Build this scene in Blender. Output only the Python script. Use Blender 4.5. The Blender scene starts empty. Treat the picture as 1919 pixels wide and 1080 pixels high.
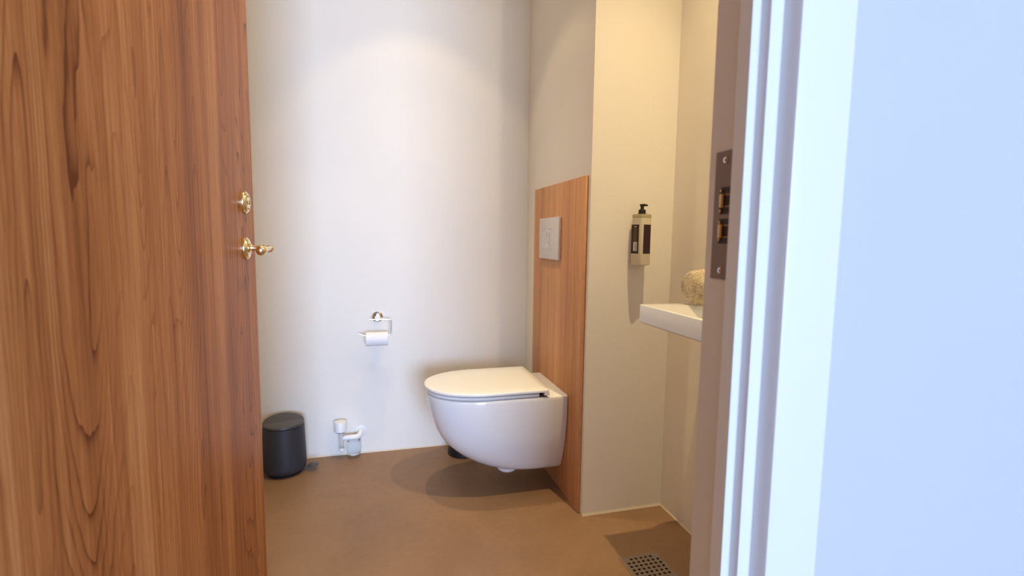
import bpy, bmesh, math, random
from math import sin, cos, pi, radians, sqrt
from mathutils import Vector, Matrix

random.seed(7)
S = bpy.context.scene
COL = S.collection

# ---------------------------------------------------------------- camera
YAW, PITCH, ROLL, FPX, CAM_H = 0.26553447, 0.09907327, 0.01263296, 941.262, 1.03
fw = Vector((sin(YAW)*cos(PITCH), cos(YAW)*cos(PITCH), -sin(PITCH)))
r0 = Vector((cos(YAW), -sin(YAW), 0))
u0 = r0.cross(fw)
rr = cos(ROLL)*r0 + sin(ROLL)*u0
uu = -sin(ROLL)*r0 + cos(ROLL)*u0
camd = bpy.data.cameras.new('camera')
cam = bpy.data.objects.new('camera', camd)
COL.objects.link(cam)
cam.matrix_world = Matrix(((rr.x, uu.x, -fw.x, 0), (rr.y, uu.y, -fw.y, 0), (rr.z, uu.z, -fw.z, CAM_H), (0, 0, 0, 1)))
camd.sensor_width = 36
camd.lens = FPX/1919*36
camd.clip_start = 0.02
camd.dof.use_dof = True
camd.dof.focus_distance = 1.75
camd.dof.aperture_fstop = 4.0
S.camera = cam

# ---------------------------------------------------------------- world, exposure
w = bpy.data.worlds.new('world'); S.world = w; w.use_nodes = True
w.node_tree.nodes['Background'].inputs[0].default_value = (0.55, 0.7, 1.0, 1)
w.node_tree.nodes['Background'].inputs[1].default_value = 0.3
S.view_settings.view_transform = 'Standard'
S.view_settings.look = 'None'
S.view_settings.gamma = 1
S.view_settings.use_curve_mapping = False
S.view_settings.exposure = 0.07

# ---------------------------------------------------------------- lights
WARM = (1.0, 0.785, 0.425)
COOL = (0.46, 0.645, 1.0)
CEIL = 2.7
def spot(name, x, y, power, deg=86, blend=0.35, color=WARM, z=CEIL-0.012, size=0.013):
    l = bpy.data.lights.new(name, 'SPOT'); l.energy = power; l.color = color
    l.spot_size = radians(deg); l.spot_blend = blend; l.shadow_soft_size = size
    o = bpy.data.objects.new(name, l); COL.objects.link(o); o.location = (x, y, z)
    return o
DOWNLIGHTS = [(0.16, 1.89, 44, 62, 12.5, 2.0), (0.84, 1.06, 90, 76, 7, 19), (-0.25, 1.45, 5, 80, 6, 5)]
for x, y, e1, a1, e2, e3 in DOWNLIGHTS:
    spot('downlight_beam', x, y, e1, a1, 1.0)       # bright centre of the beam
    spot('downlight_lamp', x, y, e2, 73, 0.22)     # reflector edge that draws the scallops
    spot('downlight_spill', x, y, e3, 172, 0.8)

# daylight comes through the hall window behind the camera
WX0, WX1, WZ0, WZ1, WY = -0.80, 1.70, 0.25, 2.25, -6.0
al = bpy.data.lights.new('window_daylight', 'AREA'); al.shape = 'RECTANGLE'
al.size = WX1-WX0; al.size_y = WZ1-WZ0; al.energy = 600; al.color = COOL
ao = bpy.data.objects.new('window_daylight', al); COL.objects.link(ao)
ao.location = ((WX0+WX1)/2, WY-0.16, (WZ0+WZ1)/2)
ao.rotation_euler = Vector((0, 1, 0)).to_track_quat('-Z', 'Z').to_euler()

# ---------------------------------------------------------------- materials
def mat(name, color, rough=0.5, metal=0.0, spec=0.5, coat=0.0, trans=0.0, ior=1.45):
    m = bpy.data.materials.new(name); m.use_nodes = True
    b = m.node_tree.nodes['Principled BSDF']
    b.inputs['Base Color'].default_value = (*color, 1)
    b.inputs['Roughness'].default_value = rough
    b.inputs['Metallic'].default_value = metal
    b.inputs['Specular IOR Level'].default_value = spec
    b.inputs['Coat Weight'].default_value = coat
    b.inputs['Transmission Weight'].default_value = trans
    b.inputs['IOR'].default_value = ior
    return m
def N(m, t, **kw):
    n = m.node_tree.nodes.new(t)
    for k, v in kw.items(): setattr(n, k, v)
    return n
def L(m, a, b): m.node_tree.links.new(a, b)
def ramp(m, pts):
    n = N(m, 'ShaderNodeValToRGB'); e = n.color_ramp.elements
    while len(e) < len(pts): e.new(0.5)
    for i, (p, c) in enumerate(pts):
        e[i].position = p; e[i].color = (*c, 1)
    return n
def mapping(m, scale, loc=(0, 0, 0), coord='Object'):
    tc = N(m, 'ShaderNodeTexCoord'); mp = N(m, 'ShaderNodeMapping')
    mp.inputs['Scale'].default_value = scale; mp.inputs['Location'].default_value = loc
    L(m, tc.outputs[coord], mp.inputs['Vector']); return mp
def noise(m, vec, scale, detail=3, rough=0.5, dist=0.0):
    n = N(m, 'ShaderNodeTexNoise'); n.inputs['Scale'].default_value = scale
    n.inputs['Detail'].default_value = detail; n.inputs['Roughness'].default_value = rough
    n.inputs['Distortion'].default_value = dist
    L(m, vec, n.inputs['Vector']); return n
def mathn(m, op, a, b=None, c=None):
    n = N(m, 'ShaderNodeMath', operation=op)
    for i, v in enumerate((a, b, c)):
        if v is None: continue
        if isinstance(v, (int, float)): n.inputs[i].default_value = v
        else: L(m, v, n.inputs[i])
    return n.outputs[0]
def bump(m, height, strength, dist=0.01):
    b = N(m, 'ShaderNodeBump'); b.inputs['Strength'].default_value = strength; b.inputs['Distance'].default_value = dist
    L(m, height, b.inputs['Height']); L(m, b.outputs[0], m.node_tree.nodes['Principled BSDF'].inputs['Normal'])

def paint_mat(name, color, var=0.03, bs=0.15):
    m = mat(name, color, 0.62, spec=0.3)
    mp = mapping(m, (1, 1, 1))
    n = noise(m, mp.outputs[0], 2.3, 4, 0.6)
    lo = tuple(c*(1-var) for c in color)
    rp = ramp(m, [(0.3, lo), (0.7, color)])
    L(m, n.outputs['Fac'], rp.inputs[0]); L(m, rp.outputs[0], m.node_tree.nodes['Principled BSDF'].inputs['Base Color'])
    n2 = noise(m, mp.outputs[0], 26, 5, 0.6); bump(m, n2.outputs['Fac'], bs, 0.002)
    return m
M_WALL = paint_mat('wall_paint', (0.87, 0.815, 0.735), 0.03, 0.35)
M_HALL = paint_mat('hall_paint', (0.59, 0.59, 0.62), 0.02, 0.1)
M_HALL_DIM = paint_mat('hall_paint_low_bounce', (0.30, 0.25, 0.21), 0.02, 0.1)  # unseen hall walls, colour made dark to cut bounced daylight
M_TRIM = mat('trim_gloss_paint', (0.80, 0.78, 0.78), 0.35)
M_JAMB = mat('jamb_paint', (0.86, 0.74, 0.60), 0.4)

def floor_mat():
    m = mat('microcement', (0.3, 0.2, 0.15), 0.42, spec=0.35)
    mp = mapping(m, (1, 1, 1))
    a = noise(m, mp.outputs[0], 3.2, 6, 0.62, 0.4)
    b = noise(m, mp.outputs[0], 38, 4, 0.6)
    v = mathn(m, 'ADD', mathn(m, 'MULTIPLY', a.outputs['Fac'], 0.75), mathn(m, 'MULTIPLY', b.outputs['Fac'], 0.25))
    rp = ramp(m, [(0.28, (0.225, 0.130, 0.072)), (0.5, (0.280, 0.163, 0.090)), (0.72, (0.335, 0.20, 0.115))])
    L(m, v, rp.inputs[0]); bs = m.node_tree.nodes['Principled BSDF']
    L(m, rp.outputs[0], bs.inputs['Base Color'])
    rr_ = ramp(m, [(0.3, (0.36,)*3), (0.7, (0.5,)*3)]); L(m, a.outputs['Fac'], rr_.inputs[0]); L(m, rr_.outputs[0], bs.inputs['Roughness'])
    bump(m, v, 0.12, 0.004)
    return m
M_FLOOR = floor_mat()

def wood_mat(name, ax, dark, mid, light, seed=0.0, cath=1.0, scale=1.0, ringk=0.30):
    """veneer with vertical grain; ax = axis running across the leaf"""
    m = mat(name, mid, 0.45, spec=0.22)
    tc = N(m, 'ShaderNodeTexCoord'); sp = N(m, 'ShaderNodeSeparateXYZ'); L(m, tc.outputs['Object'], sp.inputs[0])
    across = sp.outputs[ax]; z = sp.outputs[2]
    def vec(sa, sz, off):
        c = N(m, 'ShaderNodeCombineXYZ')
        L(m, mathn(m, 'MULTIPLY_ADD', across, sa*scale, off+seed), c.inputs[0])
        L(m, mathn(m, 'MULTIPLY_ADD', z, sz*scale, off*1.7), c.inputs[1])
        return c.outputs[0]
    wob = noise(m, vec(3.0, 1.6, 3.1), 1.0, 3, 0.55)
    # growth contours: slices of a field stretched along the grain
    f = noise(m, vec(7.0, 0.55, 9.3), 1.0, 2, 0.45, 0.35)
    fine_w = noise(m, vec(40, 7, 2.0), 1.0, 2, 0.5)
    field = mathn(m, 'ADD', mathn(m, 'MULTIPLY', f.outputs['Fac'], 34*cath), mathn(m, 'MULTIPLY', fine_w.outputs['Fac'], 0.9))
    field = mathn(m, 'ADD', field, mathn(m, 'MULTIPLY', wob.outputs['Fac'], 3.0))
    saw = mathn(m, 'FRACT', field)
    ring = mathn(m, 'POWER', saw, 7.0)
    maskn = noise(m, vec(5.0, 0.5, 21.0), 1.0, 2, 0.5)
    mk = N(m, 'ShaderNodeMapRange'); mk.inputs[1].default_value = 0.44; mk.inputs[2].default_value = 0.66
    L(m, maskn.outputs['Fac'], mk.inputs[0])
    ring = mathn(m, 'MULTIPLY', ring, mathn(m, 'MULTIPLY_ADD', mk.outputs[0], 0.85, 0.15))
    bands = noise(m, vec(16, 0.28, 5.0), 1.0, 4, 0.6)
    streak = noise(m, vec(150, 2.6, 1.0), 1.0, 3, 0.6)
    pores = noise(m, vec(620, 22, 4.0), 1.0, 2, 0.6)
    v = mathn(m, 'ADD', mathn(m, 'MULTIPLY', bands.outputs['Fac'], 0.62), mathn(m, 'MULTIPLY', streak.outputs['Fac'], 0.32))
    v = mathn(m, 'ADD', v, mathn(m, 'MULTIPLY', pores.outputs['Fac'], 0.16))
    v = mathn(m, 'SUBTRACT', v, mathn(m, 'MULTIPLY', ring, ringk))
    rp = ramp(m, [(0.30, dark), (0.53, mid), (0.70, light)])
    L(m, v, rp.inputs[0]); L(m, rp.outputs[0], m.node_tree.nodes['Principled BSDF'].inputs['Base Color'])
    bump(m, v, 0.10, 0.002)
    return m
M_DOOR = wood_mat('door_veneer', 1, (0.15, 0.040, 0.010), (0.43, 0.158, 0.050), (0.65, 0.31, 0.118), 0.0)
M_PANEL = wood_mat('panel_veneer', 1, (0.36, 0.15, 0.06), (0.62, 0.30, 0.135), (0.76, 0.42, 0.20), 4.7, 0.4, 1.0, 0.10)

M_CERAMIC = mat('glazed_ceramic', (0.86, 0.86, 0.86), 0.12, spec=0.5, coat=0.3)
M_SEAT = mat('seat_plastic', (0.85, 0.84, 0.82), 0.28)
M_CHROME = mat('chrome', (0.82, 0.83, 0.85), 0.07, 1.0)
M_STEEL = mat('brushed_steel', (0.50, 0.46, 0.43), 0.34, 1.0)
M_PLATE = mat('flush_plate_matt', (0.74, 0.69, 0.66), 0.38, 0.3)
M_PLATE_RING = mat('flush_ring_chrome', (0.75, 0.74, 0.73), 0.15, 1.0)
M_STRIKE = mat('strike_bronze', (0.26, 0.20, 0.18), 0.38, 0.7)
M_DARK = mat('keeper_dark', (0.035, 0.012, 0.010), 0.5)
M_BRASS = mat('polished_brass', (0.93, 0.82, 0.52), 0.16, 1.0)
M_BRASS_DARK = mat('keeper_brass', (0.55, 0.38, 0.18), 0.3, 1.0)
M_BLACK = mat('black_plastic', (0.012, 0.010, 0.012), 0.4)
M_BIN = mat('bin_grey', (0.036, 0.037, 0.045), 0.5)
M_BINLID = mat('bin_lid_grey', (0.065, 0.060, 0.062), 0.38)
M_WHITEPL = mat('white_plastic', (0.85, 0.84, 0.84), 0.35)
M_CLEAR = mat('clear_plastic', (0.93, 0.95, 0.97), 0.12, trans=0.85, ior=1.2)
M_GREYRUB = mat('grey_gasket', (0.16, 0.18, 0.24), 0.5)
M_PAPER = mat('tissue_paper', (0.88, 0.87, 0.86), 0.95, spec=0.1)
M_CARD = mat('cardboard_core', (0.45, 0.36, 0.27), 0.9, spec=0.1)
M_LOTION = mat('lotion_bottle', (0.72, 0.64, 0.47), 0.25, coat=0.4)
M_LOTION_DK = mat('bottle_neck_clear', (0.40, 0.34, 0.19), 0.2, coat=0.4)
M_LABEL = mat('label_dark', (0.030, 0.010, 0.016), 0.45)
M_LABEL_OL = mat('label_olive', (0.085, 0.060, 0.022), 0.45)
M_BARCODE = mat('label_white', (0.65, 0.60, 0.58), 0.5)
M_GRATE = mat('drain_steel', (0.44, 0.37, 0.33), 0.35, 1.0)
M_DRAINFRAME = mat('drain_frame', (0.40, 0.32, 0.22), 0.4, 0.6)
M_DARKHOLE = mat('drain_dark', (0.01, 0.006, 0.005), 0.7)
M_SEAL = mat('silicone_seal', (0.66, 0.58, 0.47), 0.5)
M_LAMP = mat('downlight_white', (0.8, 0.8, 0.8), 0.4)
def towel_mat():
    m = mat('boucle_towel', (0.5, 0.4, 0.25), 0.95, spec=0.1)
    mp = mapping(m, (1, 1, 1))
    n = noise(m, mp.outputs[0], 210, 4, 0.7); n2 = noise(m, mp.outputs[0], 38, 3, 0.6)
    v = mathn(m, 'ADD', mathn(m, 'MULTIPLY', n.outputs['Fac'], 0.6), mathn(m, 'MULTIPLY', n2.outputs['Fac'], 0.4))
    rp = ramp(m, [(0.36, (0.26, 0.19, 0.115)), (0.5, (0.53, 0.43, 0.30)), (0.66, (0.78, 0.68, 0.52))])
    L(m, v, rp.inputs[0]); L(m, rp.outputs[0], m.node_tree.nodes['Principled BSDF'].inputs['Base Color'])
    bump(m, v, 0.9, 0.006)
    return m
M_TOWEL = towel_mat()
def emit_mat(name, color, s):
    m = bpy.data.materials.new(name); m.use_nodes = True
    m.node_tree.nodes.clear(); e = N(m, 'ShaderNodeEmission'); o = N(m, 'ShaderNodeOutputMaterial')
    e.inputs[0].default_value = (*color, 1); e.inputs[1].default_value = s; L(m, e.outputs[0], o.inputs[0]); return m
M_LED = emit_mat('downlight_led', WARM, 6)

# ---------------------------------------------------------------- helpers
def finish(name, bm, m, parent=None, smooth=35, loc=None):
    bmesh.ops.recalc_face_normals(bm, faces=bm.faces)
    me = bpy.data.meshes.new(name); bm.to_mesh(me); bm.free()
    for mm in (m if isinstance(m, (list, tuple)) else [m]): me.materials.append(mm)
    if smooth:
        for p in me.polygons: p.use_smooth = True
        me.set_sharp_from_angle(angle=radians(smooth))
    o = bpy.data.objects.new(name, me); COL.objects.link(o)
    if loc is not None:
        lv = Vector(loc); me.transform(Matrix.Translation(-lv)); o.location = lv
    if parent is not None:
        o.parent = parent
        o.matrix_parent_inverse = wm(parent).inverted()
    return o
def wm(o):
    m = Matrix.Translation(o.location) @ o.rotation_euler.to_matrix().to_4x4()
    if o.parent is not None: m = wm(o.parent) @ o.matrix_parent_inverse @ m
    return m
def thing(name, label, cat, loc=(0, 0, 0), group=None):
    o = bpy.data.objects.new(name, None); COL.objects.link(o); o.location = loc
    o.empty_display_size = 0.05
    return tag(o, label, cat, group)
def tag(o, label, cat, group=None):
    o['label'] = label; o['category'] = cat
    if group: o['group'] = group
    return o
def struct(o, label=None, cat=None):
    o['kind'] = 'structure'
    if label: o['label'] = label
    if cat: o['category'] = cat
    return o
def box(bm, x0, x1, y0, y1, z0, z1, bev=0.0, seg=2, mi=0, mtx=None):
    g = bmesh.ops.create_cube(bm, size=1.0)
    vs = g['verts']
    for v in vs:
        v.co = Vector(((x0+x1)/2 + v.co.x*(x1-x0), (y0+y1)/2 + v.co.y*(y1-y0), (z0+z1)/2 + v.co.z*(z1-z0)))
    fs = {f for v in vs for f in v.link_faces}
    if bev:
        es = {e for v in vs for e in v.link_edges}
        r = bmesh.ops.bevel(bm, geom=list(es), offset=bev, segments=seg, profile=0.5, affect='EDGES')
        fs = set(r['faces']) | {f for f in fs if f.is_valid}
        vs = list({v for f in fs for v in f.verts})
    for f in fs: f.material_index = mi
    if mtx is not None:
        for v in set(vs): v.co = mtx @ v.co
    return vs
def loft(bm, rings, cap0=True, cap1=True, mi=0, closed=True):
    R = [[bm.verts.new(p) for p in ring] for ring in rings]
    n = len(R[0])
    for a, b in zip(R, R[1:]):
        for i in range(n if closed else n-1):
            j = (i+1) % n
            bm.faces.new((a[i], a[j], b[j], b[i])).material_index = mi
    if cap0: bm.faces.new(R[0][::-1]).material_index = mi
    if cap1: bm.faces.new(R[-1]).material_index = mi
    return R
def lathe(bm, prof, c=(0, 0, 0), axis='Z', n=40, mi=0, cap=True):
    """prof: list of (radius, height) along axis from c"""
    rings = []
    for r, h in prof:
        ring = []
        for i in range(n):
            a = 2*pi*i/n; p, q = max(r, 1e-5)*cos(a), max(r, 1e-5)*sin(a)
            v = {'Z': (p, q, h), 'X': (h, p, q), 'Y': (q, h, p)}[axis]
            ring.append(Vector(c)+Vector(v))
        rings.append(ring)
    return loft(bm, rings, cap, cap, mi)
def tube(bm, pts, rad, n=14, mi=0, cap=True):
    P = [Vector(p) for p in pts]; rings = []
    rads = rad if isinstance(rad, (list, tuple)) else [rad]*len(P)
    prev = None
    for i, p in enumerate(P):
        t = (P[min(i+1, len(P)-1)] - P[max(i-1, 0)]).normalized()
        if prev is None:
            up = Vector((0, 0, 1)) if abs(t.z) < 0.9 else Vector((1, 0, 0))
            nrm = t.cross(up).normalized()
        else:
            nrm = (prev - t*prev.dot(t)).normalized()
        prev = nrm; b = t.cross(nrm)
        rings.append([p + rads[i]*(cos(2*pi*k/n)*nrm + sin(2*pi*k/n)*b) for k in range(n)])
    return loft(bm, rings, cap, cap, mi)
def fillet(pts, r, k=6):
    P = [Vector(p) for p in pts]; out = [P[0]]
    for a, b, c in zip(P, P[1:], P[2:]):
        d1 = (a-b).normalized(); d2 = (c-b).normalized()
        for i in range(k+1):
            t = i/k; out.append((b+d1*r)*(1-t)**2 + b*2*t*(1-t) + (b+d2*r)*t*t)
    out.append(P[-1]); return out
def sphere(bm, c, r, sx=1, sy=1, sz=1, mi=0, n=20):
    g = bmesh.ops.create_uvsphere(bm, u_segments=n, v_segments=n//2, radius=r)
    for v in g['verts']: v.co = Vector((v.co.x*sx, v.co.y*sy, v.co.z*sz)) + Vector(c)
    for f in {f for v in g['verts'] for f in v.link_faces}: f.material_index = mi

# ================================================================= ROOM SHELL
YB = 2.412          # back wall face
XT = 0.731          # face of the boxed-out cistern wall
YN = 1.650          # its front face
XR = 1.060          # right wall of the niche
XL = -0.80          # left wall
YI = 0.629          # doorway wall, bathroom side
YH = 0.545          # doorway wall, hall side
X_OP = 0.478        # rough opening right
X_OL = -0.400       # rough opening left
Z_OP = 2.12
HX0, HX1, HY = -1.6, 4.4, WY

def slab(name, x0, x1, y0, y1, z0, z1, m, label=None):
    bm = bmesh.new(); box(bm, x0, x1, y0, y1, z0, z1)
    return struct(finish(name, bm, m, None, 0), label)
slab('floor', HX0-0.1, HX1+0.1, HY-0.1, YB+0.1, -0.1, 0, M_FLOOR, 'smooth brown microcement floor')
slab('ceiling', HX0-0.1, HX1+0.1, HY-0.1, YB+0.1, CEIL, CEIL+0.1, M_WALL, 'plain white ceiling')
slab('wall_back', XL-0.1, XR+0.1, YB, YB+0.1, 0, CEIL, M_WALL, 'white plastered wall behind the toilet and bin')
slab('wall_toilet_side', XT, XR, YN, YB, 0, CEIL, M_WALL, 'boxed-out wall carrying the wooden panel and toilet')
slab('wall_right', XR, XR+0.1, YI, YB, 0, CEIL, M_WALL, 'cream wall behind the washbasin')
slab('wall_left', XL-0.1, XL, YI, YB, 0, CEIL, M_WALL)
bm = bmesh.new()
box(bm, HX0, X_OL, YH, YI, 0, CEIL); box(bm, X_OP, HX1, YH, YI, 0, CEIL); box(bm, X_OL, X_OP, YH, YI, Z_OP, CEIL)
struct(finish('wall_front', bm, M_HALL, None, 0), 'pale hall wall to the right of the door casing')
slab('wall_hall_left', HX0-0.1, HX0, HY, YI, 0, CEIL, M_HALL_DIM)
slab('wall_hall_right', HX1, HX1+0.1, HY, YI, 0, CEIL, M_HALL_DIM)
bm = bmesh.new()
box(bm, HX0, WX0, HY-0.1, HY, 0, CEIL); box(bm, WX1, HX1, HY-0.1, HY, 0, CEIL)
box(bm, WX0, WX1, HY-0.1, HY, 0, WZ0); box(bm, WX0, WX1, HY-0.1, HY, WZ1, CEIL)
struct(finish('wall_hall_back', bm, M_HALL_DIM, None, 0))
bm = bmesh.new()
for a in ((WX0, WX0+0.05, WZ0, WZ1), (WX1-0.05, WX1, WZ0, WZ1), (WX0+0.05, WX1-0.05, WZ0, WZ0+0.05), (WX0+0.05, WX1-0.05, WZ1-0.05, WZ1)):
    box(bm, a[0], a[1], HY-0.08, HY-0.02, a[2], a[3])
struct(finish('window_1', bm, M_TRIM, None, 0))

# thin cove of sealant where walls meet the floor
def seal(name, a, b, nx, ny, h=0.006, d=0.004):
    bm = bmesh.new(); a = Vector((*a, 0)); b = Vector((*b, 0)); nn = Vector((nx, ny, 0))
    rings = [[p + nn*0.0, p + nn*d, p + nn*d*0.5 + Vector((0, 0, h*0.4)), p + nn*0.0 + Vector((0, 0, h))] for p in (a, b)]
    loft(bm, rings)
    return struct(finish(name, bm, M_SEAL, None, 0), 'thin pale sealant bead along the foot of the wall')
seal('baseboard_back', (XL, YB), (XT, YB), 0, -1)
seal('baseboard_niche', (XT, YN), (XR, YN), 0, -1, 0.009, 0.005)
seal('baseboard_right', (XR, YI), (XR, YN), -1, 0)

# ================================================================= DOOR FRAME
# jamb with rebate, right-hand side
bm = bmesh.new()
XS, XJ = 0.4500, 0.4620       # face of stop, face of rebate
YS0, YS1 = 0.5473, 0.5710
prof = [(XJ, YI+0.002), (XJ, YS1), (XS+0.001, YS1), (XS, YS1-0.001), (XS, YS0+0.0022), (X_OP, YS0+0.0022), (X_OP, YI+0.002)]
loft(bm, [[Vector((x, y, z)) for x, y in prof] for z in (0, Z_OP-0.02)])
jamb = struct(finish('trim_1', bm, M_JAMB, None, 30), 'painted right door jamb with the metal strike plate', 'door jamb')
# casing (architrave) on the hall side with stepped moulding
bm = bmesh.new()
cz = [(0.4500, YS0), (0.4631, YS0), (0.4631, 0.5312), (0.4818, 0.5312), (0.4822, 0.5200), (0.4832, 0.5080), (0.4842, 0.5052),
      (0.4865, 0.5042), (0.5630, 0.5042), (0.5650, 0.5062), (0.5650, YH), (X_OP, YH), (X_OP, YS0+0.0022), (0.4500, YS0+0.0022)]
loft(bm, [[Vector((x, y, z)) for x, y in cz] for z in (0, Z_OP+0.08)])
struct(finish('trim_2', bm, M_TRIM, None, 25), 'white stepped door casing on the hall wall', 'door casing')
# head of the frame and left jamb with casing (outside the picture)
bm = bmesh.new(); box(bm, X_OL, X_OP, YH, YI, Z_OP-0.02, Z_OP)
struct(finish('trim_3', bm, M_JAMB, None, 0))
bm = bmesh.new(); box(bm, X_OL, X_OL+0.02, YH, YI, 0, Z_OP-0.02)
struct(finish('trim_4', bm, M_JAMB, None, 0))

# strike plate in the rebate
SZ0, SZ1 = 0.977, 1.152
bm = bmesh.new()
px = XJ-0.0012
ycuts = [YS1+0.0005, 0.5830, 0.6025, 0.6165]
KZ = [(1.066, 1.103), (1.026, 1.060)]
# plate made of a grid with two keeper openings
zs = [SZ0, KZ[1][0], KZ[1][1], KZ[0][0], KZ[0][1], SZ1]
YO = 0.6035      # openings run from the stop side to here
for i in range(5):
    z0, z1 = zs[i], zs[i+1]
    if i in (1, 3):
        box(bm, px, XJ-0.00005, YO, ycuts[3], z0, z1)
    else:
        box(bm, px, XJ-0.00005, ycuts[0], ycuts[3], z0, z1)
strike = finish('strike_plate', bm, M_STRIKE, jamb, 0)
strike['label'] = 'dark bronze strike plate with two bolt openings'
for z0, z1 in KZ:
    bm = bmesh.new()
    box(bm, px+0.0004, XJ-0.0001, ycuts[0]+0.0005, YO-0.0002, z0, z1)
    o = finish('bolt_opening', bm, M_DARK, strike, 0); o['label'] = 'dark bolt opening'
    bm = bmesh.new(); zc = (z0+z1)/2
    # adjustable bronze keeper tongue with its two lugs
    box(bm, px-0.0022, px-0.0001, YO-0.0085, YO-0.0005, zc-0.0095, zc+0.0095, 0.0006)
    box(bm, px-0.0014, px-0.0001, YO-0.0040, YO-0.0002, z1-0.0070, z1-0.0030, 0.0004)
    box(bm, px-0.0014, px-0.0001, YO-0.0040, YO-0.0002, z0+0.0030, z0+0.0070, 0.0004)
    box(bm, px-0.0004, px+0.0003, ycuts[0]+0.004, YO-0.009, zc+0.0075, zc+0.0085)
    box(bm, px-0.0004, px+0.0003, ycuts[0]+0.004, YO-0.009, zc-0.0085, zc-0.0075)
    o = finish('keeper', bm, M_BRASS_DARK, strike, 30); o['label'] = 'brassy keeper tongue'
    bm = bmesh.new(); box(bm, px-0.0006, px-0.00005, YO-0.0002, YO+0.0012, zc-0.013, zc+0.013)
    finish('keeper_slot', bm, M_DARK, strike, 0)
for z in (1.139, 0.989):
    bm = bmesh.new()
    lathe(bm, [(0.0042, -0.0003), (0.0042, -0.0012), (0.0028, -0.0016)], (px, 0.5955, z), 'X', 20)
    lathe(bm, [(0.0016, -0.00161), (0.0016, -0.0019)], (px, 0.5955, z), 'X', 12, 1)
    o = finish('screw', bm, [M_CHROME, M_DARK], strike, 30); o['label'] = 'bright round screw head'

# ================================================================= DOOR LEAF
DX = 0.0; DY1 = 0.820; DY0 = 0.0
bm = bmesh.new(); box(bm, DX-0.040, DX, DY0, DY1, 0.008, 2.09, 0.0012, 2)
door = struct(finish('door_1', bm, M_DOOR, None, 30), 'open warm brown wood-veneer door on the left', 'door')
def scallop_rose(name, y, z, parent, r=0.0250, extra=0.0045):
    """oval-ish rose with a slightly waisted outline"""
    bm = bmesh.new(); n = 64; rings = []
    def ring(k, x):
        out = []
        for i in range(n):
            a = 2*pi*i/n
            rad = r*k*(1 + 0.022*cos(4*a))
            out.append(Vector((x, y + rad*0.92*cos(a), z + rad*1.04*sin(a))))
        return out
    rings = [ring(1, DX), ring(1, DX+0.003), ring(0.95, DX+0.0050), ring(0.88, DX+0.0056), ring(0.84, DX+0.0074), ring(0.80, DX+0.0080), ring(0.05, DX+0.0082)]
    loft(bm, rings)
    return finish(name, bm, M_BRASS, parent, 40)
ROY = 0.757
rose_up = scallop_rose('lock_rosette', ROY, 1.1075, door); rose_up['label'] = 'polished brass lock rosette above the handle'
bm = bmesh.new()
for dz in (-0.015, 0.015):
    lathe(bm, [(0.0022, 0.0080), (0.0022, 0.0096), (0.0010, 0.0099)], (DX, ROY, 1.1075+dz), 'X', 12)
lathe(bm, [(0.0048, 0.0095), (0.0048, 0.0115), (0.003, 0.0125)], (DX, ROY, 1.1075), 'X', 20)
finish('rosette_screw', bm, M_BRASS_DARK, rose_up, 30)
bm = bmesh.new()
HZ = 0.998
# neck with collar and bead, then short grip with end ball
lathe(bm, [(0.0115, 0.008), (0.0115, 0.011), (0.0080, 0.0135), (0.0068, 0.019), (0.0062, 0.030), (0.0070, 0.040), (0.0085, 0.042), (0.0085, 0.0445),
           (0.0055, 0.047), (0.0048, 0.054)], (DX, ROY-0.004, HZ), 'X', 28)
sphere(bm, (DX+0.056, ROY-0.008, HZ-0.001), 0.0092)
path = fillet([(DX+0.050, ROY-0.004, HZ), (DX+0.058, ROY-0.012, HZ), (DX+0.056, ROY-0.03, HZ-0.001), (DX+0.055, ROY-0.056, HZ-0.002)], 0.006, 5)
tube(bm, path, [0.0055]*(len(path)-1)+[0.0050], 16)
sphere(bm, (DX+0.0545, ROY-0.070, HZ-0.004), 0.0118)
lathe(bm, [(0.0072, -0.004), (0.0072, 0.0)], (DX+0.0548, ROY-0.054, HZ-0.003), 'Y', 20)
handle = finish('door_handle', bm, M_BRASS, door, 40); handle['label'] = 'polished brass handle with a ball end'
ro = scallop_rose('handle_rose', ROY-0.004, HZ-0.001, handle)
# latch edge plate
bm = bmesh.new(); box(bm, DX-0.031, DX-0.009, DY1, DY1+0.0012, 0.93, 1.16, 0.0004)
finish('lock_forend', bm, M_STEEL, door, 0)
for z in (0.25, 1.1, 1.85):
    bm = bmesh.new()
    lathe(bm, [(0.007, -0.05), (0.007, 0.05)], (DX-0.046, DY0-0.004, z), 'Z', 16)
    finish('hinge', bm, M_STEEL, door, 30)
door.location = (-0.375, 0.600, 0); door.rotation_euler = (0, 0, radians(-5.4))

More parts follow.
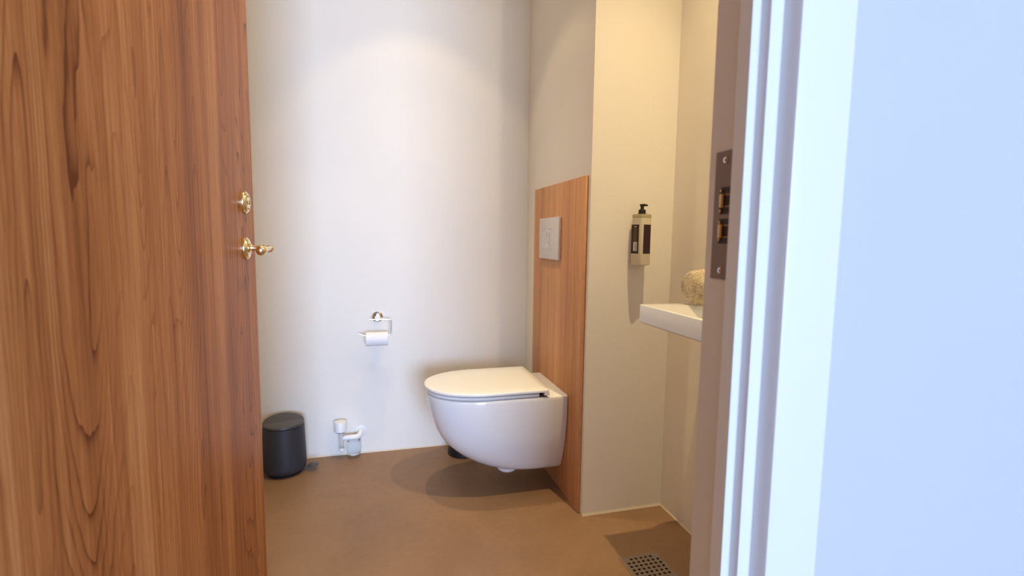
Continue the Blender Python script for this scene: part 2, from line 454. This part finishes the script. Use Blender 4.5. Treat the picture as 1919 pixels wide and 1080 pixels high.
# ================================================================= WOOD PANEL + FLUSH PLATE
PXF = 0.7200
bm = bmesh.new(); box(bm, PXF, XT-0.0003, 1.672, 2.262, 0.001, 1.254, 0.0012, 2)
panel = finish('wooden_wall_panel', bm, M_PANEL, None, 30, (0.726, 1.967, 0.0))
tag(panel, 'tall oak-look panel fixed to the wall behind the toilet', 'wall panel')
PY0, PY1, PZ0, PZ1 = 1.903, 2.150, 0.943, 1.118
fp = thing('flush_plate', 'grey dual-flush plate on the wooden panel above the toilet', 'flush plate', (PXF, (PY0+PY1)/2, (PZ0+PZ1)/2))
bm = bmesh.new(); box(bm, PXF-0.012, PXF-0.0003, PY0, PY1, PZ0, PZ1, 0.003, 3)
finish('plate', bm, M_PLATE, fp, 35)
yc, zc = (PY0+PY1)/2+0.004, (PZ0+PZ1)/2
def flush_button(dy, R, mats, nm):
    bm = bmesh.new(); n = 56
    c = (PXF-0.012, yc+dy, zc)
    lathe(bm, [(R-0.0055, 0.0004), (R-0.0055, -0.0026), (R-0.0015, -0.0026), (R, -0.0004), (R, 0.0004)], c, 'X', n, 0, False)
    o = finish(nm+'_ring', bm, M_PLATE_RING, fp, 40); o['label'] = 'chrome ring of flush button'
    bm = bmesh.new(); lathe(bm, [(R-0.0062, 0.0002), (R-0.0062, -0.0012), (R-0.009, -0.0018), (R*0.3, -0.0010)], c, 'X', n)
    finish(nm, bm, M_PLATE, o, 40)
# large and small overlapping circular buttons: the small one is a crescent beside the large one
def ring_arc(cy, R, a0, a1, nm, filled=None):
    bm = bmesh.new(); n = 48; rings = []
    for i in range(n+1):
        a = a0+(a1-a0)*i/n; cy_, sy_ = cos(a), sin(a)
        pr = [(R-0.0022, 0.0004), (R-0.0022, -0.0012), (R-0.0008, -0.0022), (R+0.0008, -0.0022), (R+0.0022, -0.0012), (R+0.0022, 0.0004)]
        rings.append([Vector((PXF-0.0122+h, cy+r*cy_, zc+r*sy_)) for r, h in pr])
    closed = abs(a1-a0) > 6.28
    loft(bm, rings, not closed, not closed)
    o = finish(nm, bm, M_PLATE_RING, fp, 40); o['label'] = 'bright rounded rim of a flush button'
    return o
RB = 0.047
o1 = ring_arc(yc+0.028, RB, 0, 2*pi-1e-4, 'large_button')
al_ = math.acos(0.052/2/RB*0.999)
o2 = ring_arc(yc-0.024, RB, -(pi-al_), (pi-al_), 'small_button')
for oo, cy in ((o1, yc+0.028),):
    bm = bmesh.new(); lathe(bm, [(RB-0.003, 0.0002), (RB-0.003, -0.0010), (RB*0.6, -0.0004), (0.002, -0.0002)], (PXF-0.012, cy, zc), 'X', 48)
    finish('button_face', bm, M_PLATE, oo, 40)

# ================================================================= TOILET
TY = 1.967
toilet = thing('toilet', 'white wall-hung toilet with closed lid mounted on the wooden panel', 'toilet', (PXF-0.27, TY, 0.0))
def dshape(xb, xf, hw, z, a=0.235, n=40, p=2.15, rb=0.006):
    """D outline, back edge at xb (towards the panel), tip at xf"""
    a = min(a, (xb-xf)*0.62); xs = xf+a; pts = []
    pts.append(Vector((xb, TY-hw+rb, z))); pts.append(Vector((xb-rb*0.3, TY-hw+rb*0.3, z))); pts.append(Vector((xb-rb, TY-hw, z)))
    for k in range(1, 5): pts.append(Vector((xb-rb+(xs-xb+rb)*k/5, TY-hw, z)))
    for i in range(n+1):
        t = -pi/2 + pi*i/n
        ct, st = max(cos(t), 0), sin(t)
        pts.append(Vector((xs - a*(ct**(2/p)), TY + hw*math.copysign(abs(st)**(2/p), st), z)))
    for k in range(4, 0, -1): pts.append(Vector((xb-rb+(xs-xb+rb)*k/5, TY+hw, z)))
    pts.append(Vector((xb-rb, TY+hw, z))); pts.append(Vector((xb-rb*0.3, TY+hw-rb*0.3, z))); pts.append(Vector((xb, TY+hw-rb, z)))
    return pts
XB = PXF-0.0005
bm = bmesh.new()
sec = [(0.094, 0.560, 0.085), (0.0955, 0.520, 0.097), (0.099, 0.475, 0.107), (0.106, 0.430, 0.116), (0.118, 0.392, 0.1245), (0.134, 0.358, 0.132), (0.155, 0.324, 0.1405), (0.18, 0.292, 0.149),
       (0.207, 0.264, 0.157), (0.237, 0.242, 0.1645), (0.27, 0.2235, 0.170), (0.305, 0.2095, 0.1745), (0.34, 0.1985, 0.1775), (0.375, 0.190, 0.1795), (0.405, 0.185, 0.180),
       (0.4125, 0.1853, 0.1797), (0.4170, 0.1875, 0.178), (0.4185, 0.192, 0.174)]
rings = []
for z, xf, hw in sec:
    ring = dshape(XB, xf, hw, z)
    # underside runs level towards the wall
    rings.append(ring)
loft(bm, rings)
# outlet bulge under the bowl
lathe(bm, [(0.020, -0.0165), (0.034, -0.011), (0.042, -0.002), (0.043, 0.006)], (0.508, TY-0.055, 0.098), 'Z', 28)
bowl = finish('bowl', bm, M_CERAMIC, toilet, 40); bowl['label'] = 'glossy white ceramic bowl'
XSB = 0.640
bm = bmesh.new()
loft(bm, [dshape(XSB-0.036, 0.186, 0.1765, z) if k else dshape(XSB-0.036, 0.188, 0.174, z) for z, k in ((0.4222, 0), (0.4235, 1), (0.4320, 1), (0.4333, 0))])
finish('seat', bm, M_SEAT, toilet, 50)
bm = bmesh.new()
loft(bm, [dshape(XSB, 0.183, 0.180, 0.4385), dshape(XSB, 0.1795, 0.1835, 0.4400), dshape(XSB, 0.179, 0.184, 0.4465), dshape(XSB, 0.1805, 0.1825, 0.4490),
          dshape(XSB-0.001, 0.186, 0.178, 0.4505), dshape(XSB-0.03, 0.235, 0.13, 0.4515)])
box(bm, XSB-0.019, XSB, TY-0.1835, TY+0.1835, 0.4275, 0.4400)
finish('lid', bm, M_SEAT, toilet, 50)
bm = bmesh.new()
for s in (-1, 1):
    bm = bmesh.new()
    box(bm, XSB-0.034, XSB-0.004, TY+s*0.13-0.038, TY+s*0.13+0.038, 0.4186, 0.4278)
    finish('hinge', bm, M_DARK, toilet, 0)

# ================================================================= BRUSH POT BEHIND THE TOILET
bp = thing('toilet_brush_holder', 'small black round pot on the floor behind the toilet bowl', 'toilet brush', (0.392, 2.305, 0))
bm = bmesh.new(); lathe(bm, [(0.066, 0), (0.072, 0.004), (0.0715, 0.02), (0.062, 0.085), (0.055, 0.20), (0.052, 0.203), (0.050, 0.198)], (0.392, 2.305, 0.0005), 'Z', 36)
finish('pot', bm, M_BLACK, bp, 40)
bm = bmesh.new(); lathe(bm, [(0.012, 0.19), (0.008, 0.21), (0.007, 0.36), (0.005, 0.365)], (0.392, 2.305, 0), 'Z', 18)
finish('brush_handle', bm, M_BLACK, bp, 40)

# ================================================================= PEDAL BIN
BX, BY = -0.396, 2.296
bn = thing('pedal_bin', 'dark grey round pedal bin on the floor beside the wooden door', 'pedal bin', (BX, BY, 0))
bm = bmesh.new(); lathe(bm, [(0.066, 0.0005), (0.073, 0.002), (0.074, 0.010), (0.070, 0.013)], (BX, BY, 0), 'Z', 48)
finish('base', bm, M_BLACK, bn, 35)
bm = bmesh.new()
prof = [(0.070, 0.0125), (0.080, 0.014), (0.0865, 0.021), (0.0890, 0.032), (0.0895, 0.045), (0.0870, 0.12), (0.0838, 0.205), (0.0832, 0.2105), (0.0815, 0.2115)]
lathe(bm, prof, (BX, BY, 0), 'Z', 64)
finish('body', bm, M_BIN, bn, 35)
bm = bmesh.new(); n = 64; rings = []
hdir = Vector((0.25, -0.97, 0)).normalized()
for k, h, q in ((0.985, 0.0, 0), (1.0, 0.0012, 0), (1.0, 0.0085, 1), (0.985, 0.0105, 1), (0.93, 0.0112, 1), (0.4, 0.0118, 1), (0.01, 0.012, 1)):
    ring = []
    for i in range(n):
        a = 2*pi*i/n; x, y = 0.0834*k*cos(a), 0.0834*k*sin(a)
        d = (x*hdir.x+y*hdir.y)
        tilt = max(0, -d)*0.16       # lid rises slightly towards the back hinge
        ring.append(Vector((BX+x, BY+y, 0.2135+h+tilt)))
    rings.append(ring)
loft(bm, rings); finish('lid', bm, M_BINLID, bn, 35)
bm = bmesh.new()
for s in (0.0,):
    # small lip on the lid edge
    ang = radians(-40); c = Vector((BX+0.0825*cos(ang), BY+0.0825*sin(ang), 0.2165))
    box(bm, -0.004, 0.004, -0.022, 0.022, -0.002, 0.004, 0.001, 2, 0, Matrix.Translation(c) @ Matrix.Rotation(ang, 4, 'Z'))
finish('lid_lip', bm, M_BINLID, bn, 30)
bm = bmesh.new()
# pedal: arm and round tread
tube(bm, [(BX+0.070, BY-0.012, 0.014), (BX+0.095, BY-0.012, 0.016), (BX+0.110, BY-0.012, 0.020)], [0.006, 0.006, 0.005], 12)
lathe(bm, [(0.0205, 0.0), (0.0225, 0.0012), (0.0225, 0.0036), (0.0205, 0.005), (0.004, 0.0052)], (BX+0.118, BY-0.012, 0.0215), 'Z', 32)
finish('pedal', bm, M_BINLID, bn, 35)

# ================================================================= TOILET PAPER HOLDER
TPZ, TPX = 0.656, 0.004
tp = thing('toilet_paper_holder', 'chrome toilet paper holder on the white back wall', 'toilet paper holder', (TPX, YB, TPZ))
bm = bmesh.new(); lathe(bm, [(0.0255, 0), (0.0255, -0.005), (0.0235, -0.0075), (0.012, -0.010), (0.0115, -0.012)], (TPX, YB-0.0003, TPZ), 'Y', 40)
finish('wall_rose', bm, M_CHROME, tp, 40)
TB = YB-0.066
bm = bmesh.new()
lathe(bm, [(0.0092, -0.010), (0.0086, -0.050), (0.0098, -0.060), (0.0098, -0.073), (0.0075, -0.0755)], (TPX, YB, TPZ-0.001), 'Y', 24)
finish('stem', bm, M_CHROME, tp, 40)
bm = bmesh.new()
pts = fillet([(TPX-0.034, TB, TPZ-0.002), (TPX+0.060, TB, TPZ-0.004), (TPX+0.060, TB, 0.5795), (TPX-0.062, TB, 0.5795), (TPX-0.082, TB, 0.5895)], 0.012, 6)
tube(bm, pts, 0.0033, 14)
finish('arm', bm, M_CHROME, tp, 60)
roll = thing('toilet_paper_roll', 'small white toilet roll hanging on the chrome holder', 'toilet paper', (TPX-0.004, TB, 0.5625))
bm = bmesh.new(); RC = (TPX-0.0035-0.049, TB, 0.5632)
def annulus(bm, c, r0_, r1_, l, n=48):
    lathe(bm, [(r0_, 0), (r1_-0.002, 0), (r1_, 0.002), (r1_, l-0.002), (r1_-0.002, l), (r0_, l), (r0_, 0)], c, 'X', n, 0, False)
annulus(bm, RC, 0.0200, 0.0320, 0.098)
bmesh.ops.remove_doubles(bm, verts=bm.verts, dist=1e-5)
finish('paper', bm, M_PAPER, roll, 40)
bm = bmesh.new(); annulus(bm, (RC[0]+0.0005, RC[1], RC[2]), 0.0193, 0.0199, 0.097)
finish('cardboard_core', bm, M_CARD, roll, 40)

# ================================================================= WALL VALVE (air-admittance trap)
VX, VY = -0.168, YB-0.045
vt = thing('drain_trap', 'white plastic drain valve with capped pipe low on the back wall', 'pipe', (VX, YB, 0.09))
bm = bmesh.new(); lathe(bm, [(0.024, 0.1335), (0.0275, 0.1345), (0.0275, 0.176), (0.026, 0.179), (0.018, 0.180)], (VX, VY, 0), 'Z', 40)
finish('cap', bm, M_WHITEPL, vt, 35)
bm = bmesh.new(); lathe(bm, [(0.021, 0.1285), (0.0225, 0.1335)], (VX, VY, 0), 'Z', 36)
o = finish('gasket', bm, M_GREYRUB, vt, 35); o['label'] = 'dark ring under the cap'
bm = bmesh.new(); lathe(bm, [(0.0105, 0.045), (0.0115, 0.055), (0.0115, 0.1285)], (VX+0.004, VY, 0), 'Z', 28)
finish('down_pipe', bm, M_CLEAR, vt, 35)
bm = bmesh.new(); sphere(bm, (VX+0.004, VY-0.001, 0.045), 0.0125)
finish('nozzle', bm, M_WHITEPL, vt, 60)
bm = bmesh.new(); tube(bm, fillet([(VX+0.010, VY, 0.100), (VX+0.082, VY, 0.099), (VX+0.090, YB-0.004, 0.114)], 0.022, 8), 0.0125, 22)
finish('elbow', bm, M_WHITEPL, vt, 60)
bm = bmesh.new(); lathe(bm, [(0.027, -0.0002), (0.027, -0.004), (0.024, -0.006), (0.014, -0.007)], (VX+0.090, YB, 0.114), 'Y', 36)
finish('wall_flange', bm, M_WHITEPL, vt, 35)
bm = bmesh.new()
lathe(bm, [(0.020, 0.012), (0.030, 0.020), (0.032, 0.050), (0.030, 0.080)], (VX+0.058, YB-0.035, 0), 'Z', 30)
finish('clear_cup', bm, M_CLEAR, vt, 40)

# ================================================================= SOAP DISPENSER
DCX, DCY = 0.9120, 1.6125
sd = thing('soap_dispenser', 'wall-mounted pump bottle of cream lotion with dark labels', 'soap dispenser', (DCX, YN, 0.94))
A = radians(-15)
RM = Matrix.Translation((DCX, DCY, 0)) @ Matrix.Rotation(-A, 4, 'Z')
def rsq(hw, r, z, n=8):
    pts = []
    for q in range(4):
        cx, cy = [(1, 1), (-1, 1), (-1, -1), (1, -1)][q]
        for i in range(n+1):
            a = pi/2*q + pi/2*i/n
            pts.append(RM @ Vector((cx*(hw-r)+r*cos(a), cy*(hw-r)+r*sin(a), z)))
    return pts
HW = 0.0262
Z0, Z1 = 0.940, 1.120
bm = bmesh.new()
loft(bm, [rsq(HW-0.003, 0.010, Z0), rsq(HW-0.0007, 0.011, Z0+0.0015), rsq(HW, 0.011, Z0+0.004), rsq(HW, 0.011, 1.106)])
bot = finish('bottle', bm, M_LOTION, sd, 35)
bm = bmesh.new()
loft(bm, [rsq(HW, 0.011, 1.1062), rsq(HW, 0.011, Z1-0.004), rsq(HW-0.001, 0.011, Z1-0.001), rsq(HW-0.004, 0.010, Z1)])
o = finish('bottle_shoulder', bm, M_LOTION_DK, sd, 35); o['label'] = 'darker empty top of the bottle'
bm = bmesh.new()
lathe(bm, [(0.0150, Z1), (0.0150, Z1+0.003), (0.0125, Z1+0.0035), (0.0125, Z1+0.013), (0.011, Z1+0.016), (0.0060, Z1+0.0175), (0.0060, Z1+0.029)], (DCX, DCY, 0), 'Z', 30)
tube(bm, [(DCX-0.008, DCY+0.003, Z1+0.0315), (DCX+0.004, DCY-0.004, Z1+0.0318), (DCX+0.0045, DCY-0.012, Z1+0.0315), (DCX+0.007, DCY-0.022, Z1+0.0295)], [0.0035, 0.0048, 0.0042, 0.003], 14)
finish('pump', bm, M_BLACK, sd, 40)
def label_on(face, a0, a1, z0, z1, m, nm, lift, parent):
    bm = bmesh.new()
    d = HW+lift
    if face == 'front': P = [Vector((a0, -d, z0)), Vector((a1, -d, z0)), Vector((a1, -d, z1)), Vector((a0, -d, z1))]; nn = Vector((0, 0.0004, 0))
    else: P = [Vector((-d, a0, z0)), Vector((-d, a1, z0)), Vector((-d, a1, z1)), Vector((-d, a0, z1))]; nn = Vector((0.0004, 0, 0))
    loft(bm, [[RM @ p for p in P], [RM @ (p+nn) for p in P]])
    return finish(nm, bm, m, parent, 0)
fl_ = label_on('front', -0.0150, 0.0185, 0.981, 1.083, M_LABEL, 'front_label', 0.0004, bot)
sl = label_on('side', -0.0150, 0.0215, 0.981, 1.083, M_LABEL, 'side_label', 0.0004, bot)
label_on('side', -0.0060, 0.0110, 1.024, 1.072, M_LABEL_OL, 'label_panel', 0.0007, bot)
label_on('side', -0.0080, 0.0100, 0.990, 1.022, M_BARCODE, 'barcode', 0.0008, bot)
label_on('side', -0.0040, 0.0080, 1.0745, 1.0770, M_BARCODE, 'label_text_line', 0.0008, bot)
bm = bmesh.new()
for k in range(9):
    z = 0.9925+k*0.0031
    P = [Vector((-HW-0.0009, -0.0070, z)), Vector((-HW-0.0009, 0.0030, z)), Vector((-HW-0.0009, 0.0030, z+0.0013)), Vector((-HW-0.0009, -0.0070, z+0.0013))]
    loft(bm, [[RM @ p for p in P], [RM @ (p+Vector((0.0003, 0, 0))) for p in P]])
finish('barcode_bars', bm, M_GREYRUB, bot, 0)
bm = bmesh.new()   # wall bracket
box(bm, DCX-0.020, DCX+0.020, DCY+0.022, YN-0.0002, 0.955, 1.10, 0.002)
finish('wall_bracket', bm, M_WHITEPL, sd, 30)

# ================================================================= WASHBASIN
SX0, SX1, SY0, SY1, ST, SB = 0.7820, XR-0.0005, 0.900, 1.374, 0.8330, 0.7760
bm = bmesh.new()
def poly(pts, z): return [Vector((x, y, z)) for x, y in pts]
out0 = [(SX0, SY0), (SX1, SY0), (SX1, SY1), (SX0, SY1)]
def inset_o(d, z): return [Vector((SX0+d, SY0+d, z)), Vector((SX1, SY0+d, z)), Vector((SX1, SY1-d, z)), Vector((SX0+d, SY1-d, z))]
hole = [(0.800, 0.94), (1.035, 0.94), (1.035, 1.322), (0.915, 1.322), (0.800, 1.112)]
# outer shell
ov = [[bm.verts.new(p) for p in inset_o(d, z)] for d, z in ((0.120, 0.745), (0.060, 0.760), (0.012, SB-0.004), (0.0025, SB+0.0005), (0.0, SB+0.004), (0.0, ST-0.0035), (0.0010, ST-0.0010), (0.0035, ST))]
for a, b in zip(ov, ov[1:]):
    for i in range(4): bm.faces.new((a[i], a[(i+1) % 4], b[(i+1) % 4], b[i]))
bm.faces.new(ov[0][::-1])
# basin recess
def hole_r(k, z):
    cx = sum(p[0] for p in hole)/5; cy = sum(p[1] for p in hole)/5
    return [bm.verts.new((cx+(x-cx)*k, cy+(y-cy)*k, z)) for x, y in hole]
hs = [hole_r(1.0, ST), hole_r(0.985, ST-0.003), hole_r(0.93, ST-0.035), hole_r(0.80, ST-0.055), hole_r(0.2, ST-0.060)]
for a, b in zip(hs, hs[1:]):
    for i in range(5): bm.faces.new((a[i], a[(i+1) % 5], b[(i+1) % 5], b[i]))
bm.faces.new(hs[-1])
T = ov[-1]; h = hs[0]
bm.faces.new((T[0], T[1], h[1], h[0])); bm.faces.new((T[1], T[2], h[2], h[1])); bm.faces.new((T[2], T[3], h[3], h[2]))
bm.faces.new((T[3], h[4], h[3])); bm.faces.new((T[3], T[0], h[0], h[4]))
sink = finish('basin', bm, M_CERAMIC, None, 30)
basin = thing('washbasin', 'angular white ceramic washbasin on the cream wall, partly hidden by the jamb', 'washbasin', (SX1, 1.14, 0.70))
sink.parent = basin; sink.matrix_parent_inverse = wm(basin).inverted()
bm = bmesh.new(); lathe(bm, [(0.020, 0), (0.020, 0.002), (0.012, 0.003)], (0.92, 1.12, ST-0.060), 'Z', 24)
finish('drain_plug', bm, M_CHROME, basin, 40)

# ================================================================= ROLLED TOWEL
tw = None
bm = bmesh.new()
CXT, CYT, CZT, RT = 0.913, 1.326, ST+0.0545, 0.0535
nseg, nax = 64, 26
rings = []
for k in range(nax+1):
    t = k/nax
    x = CXT + t*0.125
    e = min(t/0.30, 1.0)
    f = 0.58 + 0.42*sqrt(max(0, 1-(1-e)**2))
    ring = []
    for i in range(nseg):
        a = 2*pi*i/nseg
        r = RT*f*(1 + 0.02*sin(3*a+1.3)+0.012*sin(7*a+t*5))*(1+random.uniform(-0.014, 0.014))
        ring.append(Vector((x, CYT+r*cos(a)*0.95, CZT+r*sin(a)*1.02)))
    rings.append(ring)
loft(bm, rings)
towel = finish('rolled_towel', bm, M_TOWEL, None, 80, (CXT+0.0625, CYT, CZT))
tag(towel, 'beige boucle towel roll lying on the white washbasin', 'towel')

# ================================================================= FLOOR DRAIN
GX0, GX1, GY1 = 0.748, 0.886, 1.387; GY0 = GY1-0.138
dr = thing('floor_drain', 'square perforated steel floor drain below the washbasin', 'floor drain', ((GX0+GX1)/2, (GY0+GY1)/2, 0))
bm = bmesh.new(); t_ = 0.0035
for a in ((GX0, GX1, GY0, GY0+t_), (GX0, GX1, GY1-t_, GY1), (GX0, GX0+t_, GY0+t_, GY1-t_), (GX1-t_, GX1, GY0+t_, GY1-t_)):
    box(bm, a[0], a[1], a[2], a[3], 0.0002, 0.0028)
finish('frame', bm, M_DRAINFRAME, dr, 0)
bm = bmesh.new(); box(bm, GX0+t_, GX1-t_, GY0+t_, GY1-t_, 0.0002, 0.0008)
o = finish('drain_recess', bm, M_DARKHOLE, dr, 0); o['label'] = 'dark recess under the holes'
bm = bmesh.new()
mg = 0.0050; nx = 7; rows = 7
gx0 = GX0+t_+0.0006; gx1 = GX1-t_-0.0006; gy0 = GY0+t_+0.0006; gy1 = GY1-t_-0.0006
# square grid of round holes, none in the far corners
x_lo, x_hi = gx0+mg, gx1-mg; y_lo, y_hi = gy0+mg, gy1-mg
cw = (x_hi-x_lo)/nx; chh = (y_hi-y_lo)/rows; HRAD = 0.0050; ZT = 0.0026
def quad(x0, x1, y0, y1): bm.faces.new([bm.verts.new(p) for p in ((x0, y0, ZT), (x1, y0, ZT), (x1, y1, ZT), (x0, y1, ZT))])
def cell(x0, x1, y0, y1):
    cx, cy = (x0+x1)/2, (y0+y1)/2; n = 24; inner = []; outer = []; low = []
    hx, hy = (x1-x0)/2, (y1-y0)/2
    for i in range(n):
        a = 2*pi*(i+0.5)/n; ca, sa = cos(a), sin(a); k = min(hx/max(abs(ca), 1e-6), hy/max(abs(sa), 1e-6))
        inner.append(bm.verts.new((cx+HRAD*ca, cy+HRAD*sa, ZT))); low.append(bm.verts.new((cx+HRAD*ca, cy+HRAD*sa, ZT-0.0014)))
        outer.append(bm.verts.new((cx+ca*k, cy+sa*k, ZT)))
    cor = {0: (x1, y1), 1: (x0, y1), 2: (x0, y0), 3: (x1, y0)}
    def side(v):
        dx, dy = (v.co.x-cx)/hx, (v.co.y-cy)/hy
        return (0 if dx > 0 else 2) if abs(dx) > abs(dy) else (1 if dy > 0 else 3)
    for i in range(n):
        j = (i+1) % n
        si, sj = side(outer[i]), side(outer[j])
        if si != sj:
            q = {(0, 1): 0, (1, 2): 1, (2, 3): 2, (3, 0): 3}[(si, sj)]
            c = bm.verts.new((*cor[q], ZT)); bm.faces.new((inner[i], outer[i], c, outer[j], inner[j]))
        else: bm.faces.new((inner[i], outer[i], outer[j], inner[j]))
        bm.faces.new((inner[i], inner[j], low[j], low[i]))
for rI in range(rows):
    y0 = y_lo+rI*chh; y1 = y0+chh
    for c in range(nx):
        (quad if rI in (0, rows-1) and c in (0, nx-1) else cell)(x_lo+c*cw, x_lo+(c+1)*cw, y0, y1)
quad(gx0, gx1, gy0, y_lo); quad(gx0, gx1, y_hi, gy1); quad(gx0, x_lo, y_lo, y_hi); quad(x_hi, gx1, y_lo, y_hi)
finish('grate', bm, M_GRATE, dr, 0)

# ================================================================= CEILING DOWNLIGHTS (above the picture)
first = None
for (x, y, *_e), where in zip(DOWNLIGHTS, ('above the toilet', 'above the washbasin', 'near the door')):
    d = thing('ceiling_downlight', 'round recessed ceiling downlight ' + where, 'ceiling light', (x, y, CEIL), 'recessed ceiling downlights')
    if first is None:
        bm = bmesh.new(); lathe(bm, [(0.030, -0.0005), (0.030, -0.004), (0.043, -0.004), (0.045, -0.0005)], (x, y, CEIL), 'Z', 36, 0, False)
        a = finish('trim_ring', bm, M_LAMP, d, 35)
        bm = bmesh.new(); lathe(bm, [(0.029, -0.0005), (0.029, -0.002)], (x, y, CEIL), 'Z', 32)
        b = finish('lens', bm, M_LED, d, 0)
        first = (a, b, (x, y))
    else:
        for src in first[:2]:
            c = src.copy(); COL.objects.link(c); c.parent = d
